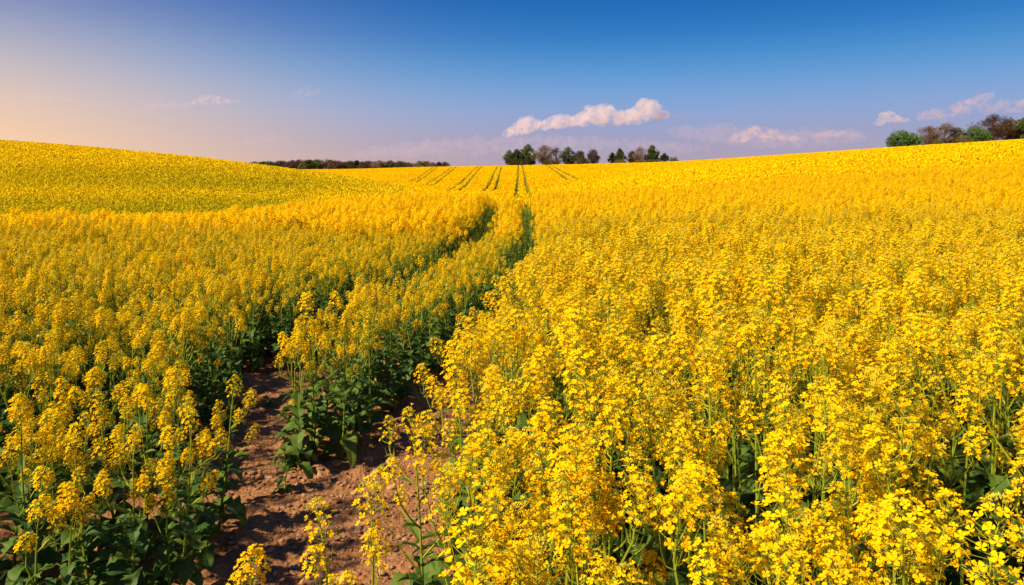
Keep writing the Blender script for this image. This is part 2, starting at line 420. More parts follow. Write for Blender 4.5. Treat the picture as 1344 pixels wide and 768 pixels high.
def plant(seed, H, nb, spread, leafy=1.0, lod=0, bushy=1.0, low=0.42, hs=1.0):
    """stem mesh, foliage mesh and the list of flower heads (matrix, variant)"""
    r = random.Random(seed); st = MB(); fo = MB(); hd = []
    lean = Vector((r.uniform(-.05, .05), r.uniform(-.05, .05), 0)) * H
    P = lambda t: Vector((0, 0, H * t)) + lean * t * t + Vector((math.sin(t * 5 + seed) * .008, math.cos(t * 4 + seed) * .008, 0))
    hh = .13
    top = (H - hh) / H
    tube(st, [P(t * top) for t in (0, .25, .5, .75, 1)], [.0075, .0065, .0052, .004, .0026], 5 if lod == 0 else 3, 2, .2)
    def addhead(pos, dr, sc):
        q = Vector(dr).normalized().to_track_quat('Z', 'Y').to_matrix().to_4x4()
        hd.append((Matrix.Translation(pos) @ q @ Matrix.Rotation(r.uniform(0, 6.28), 4, 'Z') @ Matrix.Scale(sc, 4), r.randrange(99)))
    addhead(P(top), (P(1) - P(top)) + Vector((r.uniform(-.02, .02), r.uniform(-.02, .02), 0)), r.uniform(.95, 1.12) * hs)
    ph0 = r.uniform(0, 6.28)
    for k in range(nb):
        t0 = low + (top - .10 - low) * (k + r.uniform(0, .7)) / nb
        ph = ph0 + k * 2.4 + r.uniform(-.3, .3)
        o = Vector((math.cos(ph), math.sin(ph), 0))
        sp = spread * r.uniform(.55, 1.1) * (1.15 - .5 * (t0 - low) / (top - low))
        s0 = P(t0); zt = H * (r.uniform(.80, .99) if r.random() < .7 else r.uniform(.66, .82)) - hh * .8
        zt = max(zt, s0.z + .06)
        e = Vector((s0.x, s0.y, 0)) + o * sp + Vector((0, 0, zt)); e.x += lean.x * .4; e.y += lean.y * .4
        mid1 = s0 + o * sp * .42 + Vector((0, 0, (zt - s0.z) * .30)); mid2 = s0 + o * sp * .8 + Vector((0, 0, (zt - s0.z) * .66))
        tube(st, [s0, mid1, mid2, e], [.0036, .0031, .0026, .002], 4 if lod == 0 else 3, 2, r.uniform(.3, .8))
        dr = (e - mid2).normalized() * .5 + Vector((0, 0, 1)) + Vector((r.uniform(-.2, .2), r.uniform(-.2, .2), 0))
        addhead(e, dr, r.uniform(.68, 1.0) * hs)
        leaf(fo, s0, ph, r.uniform(.07, .13), r.uniform(.018, .032), r.uniform(.1, .7), r, 3, r.uniform(.3, .8), lobed=False, lift=.7)
        if lod == 0 and r.random() < .6: leaf(fo, mid1, ph + 1.5, r.uniform(.04, .08), .014, .4, r, 3, .7, lobed=False)
    nl = int((12 if lod == 0 else 6) * leafy)
    for k in range(nl):                        # big lower leaves
        t0 = .03 + .50 * (k / nl) + r.uniform(0, .04)
        ph = ph0 + k * 2.1 + r.uniform(-.5, .5)
        ln = H * r.uniform(.15, .28) * (1.1 - t0); wd = ln * r.uniform(.34, .52)
        old = k < 2 and r.random() < .3
        leaf(fo, P(t0), ph, ln, wd, r.uniform(.5, 1.1), r, 4 if old else 3, r.uniform(0, .5), lift=r.uniform(.5, .95))
    return st, fo, hd

# archetypes: (height, branches, spread, leafy, low)
TALL = [(1.12, 5, .18, 1.1, .40), (1.16, 4, .16, 1.0, .45), (1.06, 5, .20, 1.1, .38), (1.18, 4, .17, 1.0, .48), (1.13, 5, .19, 1.1, .42), (1.08, 4, .18, 1.0, .42)]
MID = [(1.00, 6, .14, 1.4, .40), (.92, 6, .13, 1.5, .38), (1.05, 6, .14, 1.4, .42), (.96, 7, .15, 1.5, .40)]
SHORT = [(.84, 6, .13, 1.9, .36), (.76, 5, .12, 1.9, .38), (.64, 2, .08, 1.7, .42), (.56, 1, .05, 1.6, .5), (.92, 2, .06, 1.0, .55), (.74, 1, .04, 1.0, .6)]
ARCH = []
for k, (H, nb, sp, lf, low) in enumerate(TALL + MID + SHORT):
    ARCH.append((H, plant(500 + k, H, nb, sp, lf, low=low, hs=1.08 if k < 6 else .80)))
N_T, N_M, N_S = len(TALL), len(MID), len(SHORT)
STEM_MESH = [a[1][0].mesh('stem', PLANT_MATS) for a in ARCH]
FOL_MESH = [a[1][1].mesh('foliage', PLANT_MATS) for a in ARCH]

# plants outside the scene collection, drawn only as members of the crop mass
src = bpy.data.collections.new('crop_sources')
src_n = 0
def add_source(b):
    global src_n
    o = bpy.data.objects.new('crop_source_%03d' % src_n, b.mesh('crop_source_%03d' % src_n, PLANT_MATS)); src.objects.link(o); src_n += 1
    return src_n - 1
def full_plant(p, heads):
    b = MB(); b.merge(p[0]); b.merge(p[1])
    for M_, v in p[2]: b.merge(heads[v % len(heads)], M_)
    return b
SRC0 = [add_source(full_plant(a[1], HEADS)) for a in ARCH]
L1 = []
for k, (H, nb, sp, lf, low) in enumerate(TALL + MID):
    L1.append(add_source(full_plant(plant(700 + k, H, nb, sp * 1.1, lf, lod=1, low=low, hs=1.2), HEADS_L1)))

# ------------------------------------------------------------------ scatter of the near crop
def scatter(dens, x0, x1, y0, y1, r):
    n = int((x1 - x0) * (y1 - y0) * dens)
    # jittered grid keeps plants apart
    st = 1 / math.sqrt(dens)
    xs = np.arange(x0, x1, st); ys = np.arange(y0, y1, st)
    X, Y = np.meshgrid(xs, ys)
    X = X + r.uniform(-.48, .48, X.shape) * st; Y = Y + r.uniform(-.48, .48, Y.shape) * st
    return X.ravel(), Y.ravel()

pts = []      # x, y, arch kind(0 tall,1 mid,2 short), hscale
x, y = scatter(20, -13, 13, -.6, 14, rng)
keep = (np.abs(x) < (y + .9) * .78 + .9) & ~in_rut(x, y, .10)
# leave the camera its place
keep &= ~((y < .86) & (np.abs(x) < 1.2)) & ~((np.abs(x) < .5) & (y < .8))
nz = vnoise(x * 1.1, y * 1.1, 9)
keep &= rng.random(len(x)) < .78 + .4 * nz
x, y = x[keep], y[keep]
right = x > (E_R(y) - .02)
strip = (~right) & (x > E_L(y)) 
left = ~right & ~strip
sparse = left & (x > -2.3 - .05 * y) & (y < 4.4)
keep = ~(sparse & (rng.random(len(x)) < .45)) & ~(right & (y < 2.6) & (x > E_R(y) + .35) & (rng.random(len(x)) < .7 - 1.5 * vnoise(x * 2.2, y * 2.2, 77))) & ~(left & (y < 6) & (rng.random(len(x)) < .1))
x, y, right, strip, left, sparse = [a[keep] for a in (x, y, right, strip, left, sparse)]
edge = np.where(right, x - E_R(y), 9)
kind = np.where(right, 0, 1)
kind = np.where(sparse, 2, kind)
hs = rng.uniform(.84, 1.09, len(x))
hs = np.where(right, hs * np.clip(.86 + .14 * edge / .5, .86, 1.0), hs)
hs = np.where(left & ~sparse, hs * np.clip(.92 + (-x - 2.2) * .06, .9, 1.08), hs)
hs = np.where(strip & (y < 5.3), hs * .95, hs)
hs = np.where(strip & (y > 5.5), hs * np.clip(.80 + .5 * (x - S_L(y)), .80, .95), hs)
hs *= .96 + .1 * vnoise(x * .7, y * .7, 12)
Z = hgt(x, y)
near_pts = [(float(a), float(b), float(c), int(d), float(e)) for a, b, c, d, e in zip(x, y, Z, kind, hs)]

# mid distance
xm, ym = scatter(15, -44, 44, 14, 56, rng)
keep = (np.abs(xm) < ym * .80 + 1) & (rng.random(len(xm)) < np.clip((56 - ym) / 20, 0, 1)) & ~((xm < split_u(ym) * ym) & (ym > 43)) & ~in_rut(xm, ym, .03)
xm, ym = xm[keep], ym[keep]
Zm = hgt(xm, ym)
hsm = rng.uniform(.78, 1.10, len(xm)) * (.93 + .14 * vnoise(xm * .5, ym * .5, 21))
# the greener stand on the left hill starts beyond the dip
mid_idx = np.where(rng.random(len(xm)) < .6, rng.integers(0, N_T, len(xm)), N_T + rng.integers(0, N_M, len(xm)))
lft = xm < E_L(ym)
mid_idx = np.where(lft, N_T + rng.integers(0, N_M, len(xm)), mid_idx)
hsm = np.where(lft, hsm * 1.08, hsm)
hsm = np.where(~lft & (xm < E_R(ym)), hsm * .86, hsm)

# low leaves closing over the ruts farther out
def low_leafy(seed):
    r = random.Random(seed); b = MB()
    for k in range(16):
        h = r.uniform(0, .25)
        leaf(b, (r.uniform(-.12, .12), r.uniform(-.12, .12), h), r.uniform(0, 6.28), r.uniform(.12, .24), r.uniform(.05, .09), r.uniform(.3, 1), r, 3, r.uniform(0, .7))
    for k in range(5):
        p = (r.uniform(-.12, .12), r.uniform(-.12, .12), 0); tube(b, [p, (p[0] * 1.2, p[1] * 1.2, r.uniform(.3, .6))], [.004, .002], 3, 2, .3)
    return b
LOWS = [add_source(low_leafy(900 + k)) for k in range(3)]
xl_, yl_ = scatter(16, -3, 3, 7.2, 44, rng)
kl = in_rut(xl_, yl_, .05) & (rng.random(len(xl_)) < np.clip((yl_ - 6.5) / 5, 0, 1))
xl_, yl_ = xl_[kl], yl_[kl]

# ------------------------------------------------------------------ individual plants
def arch_of(kind, r):
    if kind == 0: return r.randrange(N_T)
    if kind == 1: return N_T + r.randrange(N_M)
    return N_T + N_M + r.choice([0, 0, 1, 1, 2])

GROUP = 'oilseed rape plants in flower around the wheel track'
PROTO = {}
def rape_plant(a, loc, rz, sc, tilt=(0, 0)):
    """first of each archetype is built, the rest are copies of it and of each part"""
    ar = ARCH[a]
    if a not in PROTO:
        root = empty('rapeseed_plant')
        s = link(bpy.data.objects.new('stem', STEM_MESH[a]), root)
        f = link(bpy.data.objects.new('foliage', FOL_MESH[a]), root)
        for M_, v in ar[1][2]:
            h = link(bpy.data.objects.new('flower_head', HEAD_MESH[v % len(HEADS)]), root)
            h.matrix_local = M_
        PROTO[a] = root
    else:
        base = PROTO[a]
        root = base.copy(); scene.collection.objects.link(root)
        for ch in base.children:
            c = ch.copy(); scene.collection.objects.link(c); c.parent = root
    root.location = loc; root.rotation_euler = (tilt[0], tilt[1], rz); root.scale = (sc, sc, sc)
    return root

ra = random.Random(3)
# plants one can point at: pixel column of the stem, distance, height, label
HERO = [
 (165, 3.25, .88, 'tallest flowering plant of the loose clump'),
 (122, 2.95, .76, 'shorter plant of the loose clump, just left of its tallest plant'),
 (196, 3.50, .84, 'flowering plant directly right of and behind the tallest plant of the loose clump'),
 (236, 3.60, .88, 'flowering plant with a high head in the back row of the loose clump'),
 (262, 3.40, .80, 'bushy flowering plant of the loose clump second from the edge of the bare soil'),
 (288, 3.70, .80, 'flowering plant at the edge of the loose clump, leaning over the left rut soil'),
 (222, 3.05, .62, 'low flowering plant in front of the loose clump, small heads among its leaves'),
 (40, 2.75, .62, 'small thin plant alone at the lower left corner with one orange-yellow head'),
 (92, 2.85, .58, 'small low plant between the corner plant and the loose clump, sparse flowers'),
 (322, 2.05, .76, 'single short plant rising from the bottom edge in the middle of the bare soil'),
 (428, 1.95, .93, 'slimmer plant of the pair in front of the bare soil near the bottom edge'),
 (486, 1.90, .99, 'taller plant with the large dense head of the pair before the bare soil'),
 (560, 2.45, 1.02, 'plant on the edge of the big stand with its head over the soil'),
 (412, 4.75, 1.06, 'tallest plant at the front end of the narrow strip between the two ruts'),
 (388, 4.62, .86, 'low leafy plant on the front left corner of the strip between the ruts'),
 (448, 4.70, .98, 'flowering plant in the middle of the front row of the strip between the ruts'),
 (484, 4.95, .92, 'dark leafy plant on the front right corner of the strip between the ruts'),
]
n_ind = 0
hero_xy = []
for px, yy, h, lab in HERO:
    xx = (px - 672) / 960 * yy
    want = h
    cand = sorted(range(len(ARCH)), key=lambda a: abs(ARCH[a][0] - want) + ra.random() * .06)
    a = cand[0]
    if 'pair' in lab: a = N_T + N_M + 4
    if 'single' in lab: a = N_T + N_M + 5
    o = rape_plant(a, (xx, yy, float(hgt(xx, yy)) - .02), ra.uniform(0, 6.28), want / ARCH[a][0], (ra.uniform(-.05, .05), ra.uniform(-.05, .05)))
    tag(o, lab, 'plant', GROUP); n_ind += 1; hero_xy.append((xx, yy))

def clear_of_heroes(p):
    for i, (hx, hy) in enumerate(hero_xy):
        if (p[0] - hx) ** 2 + (p[1] - hy) ** 2 < .11 ** 2: return False
    # keep the view on the lone corner plants open
    if p[1] < 2.9 and p[0] < E_L(p[1]): return (p[0] < -2.6)
    return True
near_pts = [p for p in near_pts if clear_of_heroes(p)]
def shown(p):
    """plant stands within the picture"""
    x_, y_, z_, k_, s_ = p
    Hh = (1.2, 1.0, .75)[k_] * s_
    if y_ < .86: return False
    return abs(x_ / y_) < .74 and (CAM_H - z_ - Hh) / y_ < .53
cand = sorted([p for p in near_pts if shown(p)], key=lambda p: p[1] / (1.2, 1.0, .8)[p[3]] * (1 if p[0] > -1 else .85))
chosen = set(cand[:300 - len(HERO)])
def region_label(p):
    x_, y_ = p[0], p[1]
    if p[3] == 2: return 'short sparse leafy rape plant near the bare soil, beside the loose clump'
    if x_ < E_L(y_): return 'yellow rape plant in the dense stand left of the left rut'
    if x_ < E_R(y_): return 'yellow rape plant within the narrow strip between the two wheel ruts'
    if y_ < 1.7: return 'yellow rape plant in the front rows of the big stand, along the bottom edge'
    if x_ - E_R(y_) < .35: return 'tall yellow rape plant on the edge of the big stand beside the right rut'
    return 'tall yellow rape plant a few rows inside the big stand right of the ruts'
def region_group(lab): return lab.replace('plant', 'plants', 1)
for p in cand[:300 - len(HERO)]:
    a = arch_of(p[3], ra)
    o = rape_plant(a, (p[0], p[1], p[2] - .01), ra.uniform(0, 6.28), p[4], (ra.uniform(-.07, .07), ra.uniform(-.07, .07)))
    lab = region_label(p); tag(o, lab, 'plant', region_group(lab)); n_ind += 1

# ------------------------------------------------------------------ the rest of the near crop: one mass
rest = [p for p in near_pts if p not in chosen]
px_, idx_, rot_, scl_ = [], [], [], []
for p in rest:
    px_.append(p[:3]); idx_.append(SRC0[arch_of(p[3], ra)]); rot_.append((ra.uniform(-.07, .07), ra.uniform(-.07, .07), ra.uniform(0, 6.28))); scl_.append(p[4])
P_ = np.array(px_); I_ = np.array(idx_); R_ = np.array(rot_); S_ = np.array(scl_)
Pm = np.stack([xm, ym, Zm], -1); Im = np.array(L1)[mid_idx]
Rm = np.stack([rng.uniform(-.08, .08, len(xm)), rng.uniform(-.08, .08, len(xm)), rng.uniform(0, 6.28, len(xm))], -1)
Pl = np.stack([xl_, yl_, hgt(xl_, yl_)], -1)
Pm = np.concatenate([Pm, Pl]); Im = np.concatenate([Im, np.array(LOWS)[rng.integers(0, 3, len(xl_))]])
Rm = np.concatenate([Rm, np.stack([xl_ * 0, xl_ * 0, rng.uniform(0, 6.28, len(xl_))], -1)]); hsm = np.concatenate([hsm, rng.uniform(.8, 1.2, len(xl_))])
P_ = np.concatenate([P_, Pm]); I_ = np.concatenate([I_, Im]); R_ = np.concatenate([R_, Rm]); S_ = np.concatenate([S_, hsm])

def gn_scatter(name, P, I, Rr, S, coll):
    me = bpy.data.meshes.new(name); me.vertices.add(len(P)); me.vertices.foreach_set('co', np.asarray(P, np.float32).ravel())
    a = me.attributes.new('pick', 'INT', 'POINT'); a.data.foreach_set('value', np.asarray(I, np.int32))
    a = me.attributes.new('turn', 'FLOAT_VECTOR', 'POINT'); a.data.foreach_set('vector', np.asarray(Rr, np.float32).ravel())
    a = me.attributes.new('size', 'FLOAT', 'POINT'); a.data.foreach_set('value', np.asarray(S, np.float32))
    o = link(bpy.data.objects.new(name, me))
    ng = bpy.data.node_groups.new(name, 'GeometryNodeTree')
    ng.interface.new_socket('Geometry', in_out='INPUT', socket_type='NodeSocketGeometry')
    ng.interface.new_socket('Geometry', in_out='OUTPUT', socket_type='NodeSocketGeometry')
    n = ng.nodes.new; l = ng.links.new
    gi = n('NodeGroupInput'); go = n('NodeGroupOutput')
    ci = n('GeometryNodeCollectionInfo'); ci.inputs['Collection'].default_value = coll
    ci.inputs['Separate Children'].default_value = True; ci.inputs['Reset Children'].default_value = True
    ip = n('GeometryNodeInstanceOnPoints'); ip.inputs['Pick Instance'].default_value = True
    def na(nm, t):
        q = n('GeometryNodeInputNamedAttribute'); q.data_type = t; q.inputs['Name'].default_value = nm
        return q.outputs['Attribute']
    e2r = n('FunctionNodeEulerToRotation'); l(na('turn', 'FLOAT_VECTOR'), e2r.inputs[0])
    l(gi.outputs[0], ip.inputs['Points']); l(ci.outputs[0], ip.inputs['Instance']); l(na('pick', 'INT'), ip.inputs['Instance Index'])
    l(e2r.outputs[0], ip.inputs['Rotation']); l(na('size', 'FLOAT'), ip.inputs['Scale'])
    l(ip.outputs[0], go.inputs[0])
    md = o.modifiers.new('scatter', 'NODES'); md.node_group = ng
    return o
crop = gn_scatter('rapeseed_crop', P_, I_, R_, S_, src)
tag(crop, 'dense yellow flowering rape crop filling the field on both sides of the ruts', 'crop', kind='stuff')
print('near instances', len(P_), 'individual', n_ind)

# ------------------------------------------------------------------ far crop: small clumps over a leafy layer
M_FPET = plant_mat('far_petal', (0.92, 0.62, 0.004), (0.78, 0.47, 0.006), trans=0.30, rough=0.7, rnd=0.0, spec=0.0, noise=(.05, .5))
M_FGRN = plant_mat('far_green', (0.11, 0.13, 0.015), (0.40, 0.34, 0.02), trans=0.2, rough=0.7, rnd=0.0, spec=0.0, noise=(.4, .6))
def clumps(x, y, size, tintv, r, nq=6, ngr=1):
    """each clump: a dome of small petals-like quads with green ones below"""
    K = len(x); z = hgt(x, y) + r.uniform(-.12, .08, K)
    V = []; MI = []; T = []
    for q in range(nq + ngr):
        th = r.uniform(0, 6.283, K); ph = r.uniform(0, 6.283, K)
        green = q >= nq
        rr = np.sqrt(r.uniform(0, 1, K)) * size * .5
        cz = z + (1.12 - (rr / size) ** 2 * .5 * np.minimum(size, .5) + r.uniform(-.12, .1, K) if not green else r.uniform(.6, .85, K)) 
        cx = x + np.cos(th) * rr; cyy = y + np.sin(th) * rr
        s = size * (r.uniform(.16, .30, K) if not green else .38)
        sv = np.minimum(s, .14 if not green else .25)
        # a quad with random facing, kept fairly upright so that it reads from the side
        ax = np.cos(ph); ay = np.sin(ph); tl = r.uniform(-.9, .9, K)
        ux, uy, uz = ax * s, ay * s, np.zeros(K)
        vx, vy, vz = -ay * np.sin(tl) * s, ax * np.sin(tl) * s, np.cos(tl) * sv
        if not green: vz = np.cos(tl) * np.minimum(s, .22)
        c = [np.stack([cx + a * ux + b_ * vx, cyy + a * uy + b_ * vy, cz + a * uz + b_ * vz], -1) for a, b_ in ((-.5, -.6), (.5, -.6), (.35, .6), (-.35, .6))]
        V.append(np.stack(c, 1)); MI.append(np.full(K, int(green))); T.append(tintv + r.uniform(-.2, .2, K))
    V = np.concatenate(V).reshape(-1, 3); F = np.arange(len(V)).reshape(-1, 4)
    return V, F, np.concatenate(MI), np.concatenate(T)

def far_points(ylo, yhi, x_of, cap, r, s0=.30, cov=1.6):
    """x_of(y) gives the sideways range"""
    X = []; Y = []; S = []
    y0 = ylo
    while y0 < yhi:
        y1 = min(y0 * 1.12, yhi); s = min(s0 * (y0 / 42) ** .75, cap)
        a, b = x_of((y0 + y1) / 2)
        n = int((b - a) * (y1 - y0) * cov / s ** 2)
        X.append(r.uniform(a, b, n)); Y.append(r.uniform(y0, y1, n)); S.append(np.full(n, s) * r.uniform(.7, 1.3, n))
        y0 = y1
    return map(np.concatenate, (X, Y, S))

def sheet(name, xf, ys, nxs, mats, low=None):
    V = []
    for yv in ys:
        a, b = xf(yv); xs = np.linspace(a, b, nxs)
        zz = hgt(xs, np.full(nxs, yv)) + .80 + (vnoise(xs * 1.3, np.full(nxs, yv * 1.3), 31) - .5) * .22 - .45 * np.clip((52 - yv) / 12, 0, 1)
        if low is not None: zz = zz - np.where(low(xs, yv) < .5, .5, 0)
        V.append(np.stack([xs, np.full(nxs, yv), zz], -1))
    V = np.concatenate(V); ny_ = len(ys); id_ = np.arange(ny_ * nxs).reshape(ny_, nxs)
    F = np.stack([id_[:-1, :-1], id_[:-1, 1:], id_[1:, 1:], id_[1:, :-1]], -1).reshape(-1, 4)
    return V, F

def build_far(name, xf, ylo, yhi, cap, tintf, seed, mats, low=None, nxs=420, nys=170, **kw):
    r = np.random.default_rng(seed)
    X, Y, S = far_points(ylo, yhi, xf, cap, r, **kw)
    keep = np.ones(len(X), bool)
    keep = r.uniform(0, 1, len(X)) < np.clip((Y - 34) / 16, .12, 1)
    keep &= ~in_rut(X, Y, .1)
    if low is not None: keep &= low(X, Y) > .36 + S * .16
    X, Y, S = X[keep], Y[keep], S[keep]
    V, F, MI, T = clumps(X, Y, S, tintf(X, Y), r)
    ys = np.exp(np.linspace(math.log(ylo), math.log(yhi), nys))
    V2, F2 = sheet(name, xf, ys, nxs, mats, low)
    print(name, 'clumps', len(X))
    V_ = np.concatenate([V, V2]); F_ = np.concatenate([F, F2 + len(V)])
    MI = np.concatenate([MI, np.full(len(F2), 1)]); T = np.concatenate([T, np.full(len(F2), .35)])
    return link(bpy.data.objects.new(name, np_mesh(name, V_, F_, mats, MI, T)))

M_LPET = plant_mat('hill_petal', (0.84, 0.60, 0.008), (0.44, 0.375, 0.010), trans=0.30, rough=0.7, rnd=0.0, spec=0.0, noise=(.07, .7))
M_LGRN = plant_mat('hill_green', (0.32, 0.29, 0.012), (0.46, 0.40, 0.012), trans=0.2, rough=0.7, rnd=0.0, spec=0.0, noise=(.3, .6))
hill_crop = build_far('hillside_crop', lambda y: (-1.0 * y, split_u(y) * y), 42, 230, .65, lambda X, Y: np.clip(1.05 - (hgt(X, Y) + 1.2) / 7.5, 0, 1.0) * np.clip((split_u(Y) - X / Y) / .16, 0, 1) + .3 * (vnoise(X * .06, Y * .06, 40) - .5) - .45 * np.exp(-((Y - 72 - .12 * X) / 9) ** 2), 11, [M_LPET, M_LGRN], s0=.30, cov=1.7)  # tint by height: fewer flowers low down, plus foot shade and lit crest as colour
tag(hill_crop, 'greener rape crop, shade tinted into its foot, covering the smooth hill beyond the dip', 'crop', kind='stuff')
far_crop = build_far('far_field_crop', lambda y: (split_u(y) * y,   .86 * y), 35, 372, .50, lambda X, Y: .25 + .5 * (vnoise(X * .04, Y * .04, 41) - .5), 12, [M_FPET, M_FGRN], low=tram_d, nxs=900, nys=230)
tag(far_crop, 'far yellow rape crop striped with paired dark tramlines up the rise', 'crop', kind='stuff')

# ------------------------------------------------------------------ stones and pebbles on the soil
def stone_mat(name, c0, c1):
    m, n, l = mat_new(name)
    o = n('ShaderNodeOutputMaterial'); p = n('ShaderNodeBsdfPrincipled'); t = n('ShaderNodeTexNoise'); g = n('ShaderNodeNewGeometry')
    l(g.outputs['Position'], t.inputs['Vector']); t.inputs['Scale'].default_value = 45; t.inputs['Detail'].default_value = 6
    oi = n('ShaderNodeObjectInfo'); at = n('ShaderNodeAttribute'); at.attribute_name = 'tint'
    a = n('ShaderNodeMath'); a.operation = 'MULTIPLY_ADD'; l(t.outputs[0], a.inputs[0]); a.inputs[1].default_value = .6; l(at.outputs['Fac'], a.inputs[2])
    b = n('ShaderNodeMath'); b.operation = 'MULTIPLY_ADD'; l(oi.outputs['Random'], b.inputs[0]); b.inputs[1].default_value = .5
    s = n('ShaderNodeMath'); s.operation = 'SUBTRACT'; l(a.outputs[0], s.inputs[0]); s.inputs[1].default_value = .5; l(s.outputs[0], b.inputs[2])
    r = n('ShaderNodeMix'); r.data_type = 'RGBA'; r.clamp_factor = True; l(b.outputs[0], r.inputs['Factor'])
    r.inputs['A'].default_value = (*c0, 1); r.inputs['B'].default_value = (*c1, 1)
    l(r.outputs['Result'], p.inputs['Base Color']); p.inputs['Roughness'].default_value = .85
    bp = n('ShaderNodeBump'); bp.inputs['Distance'].default_value = .003; bp.inputs['Strength'].default_value = .6; l(t.outputs[0], bp.inputs['Height']); l(bp.outputs[0], p.inputs['Normal'])
    l(p.outputs[0], o.inputs[0]); return m
M_STONE = stone_mat('stone_red_brown', (.19, .095, .050), (.42, .25, .15))
def rock(seed, sub):
    import bmesh
    r = random.Random(seed); bm = bmesh.new(); bmesh.ops.create_icosphere(bm, subdivisions=sub, radius=1)
    dirs = [Vector((r.gauss(0, 1), r.gauss(0, 1), r.gauss(0, 1))).normalized() for _ in range(9)]
    cut = [r.uniform(.62, .9) for _ in dirs]
    for v in bm.verts:
        for d, c in zip(dirs, cut):
            e = v.co.dot(d)
            if e > c: v.co -= d * (e - c)
        v.co += v.co * r.uniform(-.03, .03)
    b = MB(); b.add([v.co for v in bm.verts], [[q.index for q in f.verts] for f in bm.faces]); bm.free()
    return b
def soil_z(x, y):
    i = np.clip(np.searchsorted(gx, x), 1, nx - 1); j = np.clip(np.searchsorted(gy, y), 1, ny - 1)
    return GZ[j, i]
rocks = [rock(k, 2) for k in range(6)]
rock_mesh = [b.mesh('stone', [M_STONE], smooth=False) for b in rocks]
def in_soil(r):
    while True:
        yy = r.uniform(2.2, 7.5); xx = r.uniform(-2.3, -.2)
        if in_rut(np.array(xx), np.array(yy), -.02): return xx, yy
rs = random.Random(77)
STG = 'larger reddish stones lying on the bare soil'
for k in range(70):
    xx, yy = in_soil(rs)
    if k < 50: yy = rs.uniform(2.9, 4.8); xx = rs.uniform(float(E_L(yy)) + .05, -.45)
    s = rs.uniform(.016, .034)
    o = link(bpy.data.objects.new('stone', rock_mesh[k % 6]))
    o.location = (xx, yy, float(soil_z(xx, yy)) + s * .12); o.scale = (s * rs.uniform(.9, 1.4), s * rs.uniform(.8, 1.1), s * rs.uniform(.45, .7)); o.rotation_euler = (rs.uniform(-.3, .3), rs.uniform(-.3, .3), rs.uniform(0, 6.28))
    tag(o, 'angular reddish brown stone lying loose on the bare soil of the ruts', 'stone', STG)
pb = MB(); small = [rock(20 + k, 1) for k in range(5)]
for k in range(5200):
    xx, yy = in_soil(rs)
    if k < 3400: yy = rs.uniform(2.6, 5.2); xx = rs.uniform(float(E_L(yy)) - .1, -.25)
    s = .003 + .014 * rs.random() ** 2.3
    M_ = Matrix.Translation((xx, yy, float(soil_z(xx, yy)) + s * .2)) @ Matrix.Rotation(rs.uniform(0, 6.28), 4, 'Z') @ Matrix.Rotation(rs.uniform(-.4, .4), 4, 'X') @ Matrix.Diagonal((s * rs.uniform(.8, 1.5), s, s * .65, 1))
    n0 = len(pb.t); pb.merge(small[k % 5], M_); tt = rs.uniform(-.1, .6)
    pb.t[n0:] = [tt] * (len(pb.t) - n0)
pebbles = link(bpy.data.objects.new('gravel', pb.mesh('gravel', [M_STONE])))
tag(pebbles, 'small reddish pebbles and crumbs of earth strewn over the ruts', 'gravel', kind='stuff')

# ------------------------------------------------------------------ low weeds on the soil
def weed(seed, H, nleaf, wl, mats_tint, heads=0):
    r = random.Random(seed); st = MB(); fo = MB()
    tube(st, [(0, 0, 0), (0.005, 0, H * .5), (0, .008, H)], [.004, .003, .0015], 4, 2, .5)
    for k in range(nleaf):
        t = .05 + .85 * k / nleaf; ln = wl * r.uniform(.7, 1.2) * (1.15 - .6 * t)
        leaf(fo, (0, 0, H * t), k * 2.4 + r.uniform(-.4, .4), ln, ln * r.uniform(.4, .6), r.uniform(.5, 1.1), r, 3, mats_tint + r.uniform(0, .3), lift=r.uniform(.3, .8))
    return st, fo
def put_weed(seed, px, gy_, H, n, wl, lab, heads=()):
    xx = (px - 672) / 960 * gy_
    st, fo = weed(seed, H, n, wl, .25)
    root = empty('weed', (xx, gy_, float(soil_z(xx, gy_)) - .01), seed)
    link(bpy.data.objects.new('stem', st.mesh('stem', PLANT_MATS)), root)
    link(bpy.data.objects.new('foliage', fo.mesh('foliage', PLANT_MATS)), root)
    for (dx, dz, s) in heads:
        h = link(bpy.data.objects.new('flower_head', HEAD_MESH[2]), root); h.location = (dx, 0, dz); h.scale = (s, s, s)
    tag(root, lab, 'weed')
put_weed(1, 374, 4.22, .30, 12, .11, 'small leafy green seedling standing alone on the soil between the ruts')
put_weed(2, 384, 4.60, .40, 10, .10, 'young plant with a tiny yellow head in front of the middle strip', ((0, .36, .5),))
put_weed(3, 300, 5.2, .16, 8, .16, 'broad leaved green weed at the edge of the left rut')
put_weed(4, 505, 4.55, .07, 6, .07, 'tiny sprout on the soil at the foot of the right rut')
put_weed(5, 418, 2.65, .22, 7, .12, 'pale green sprout among the pair of plants near the bottom edge')
put_weed(6, 352, 6.0, .08, 6, .10, 'flat green weed on the soil deep in the left rut')

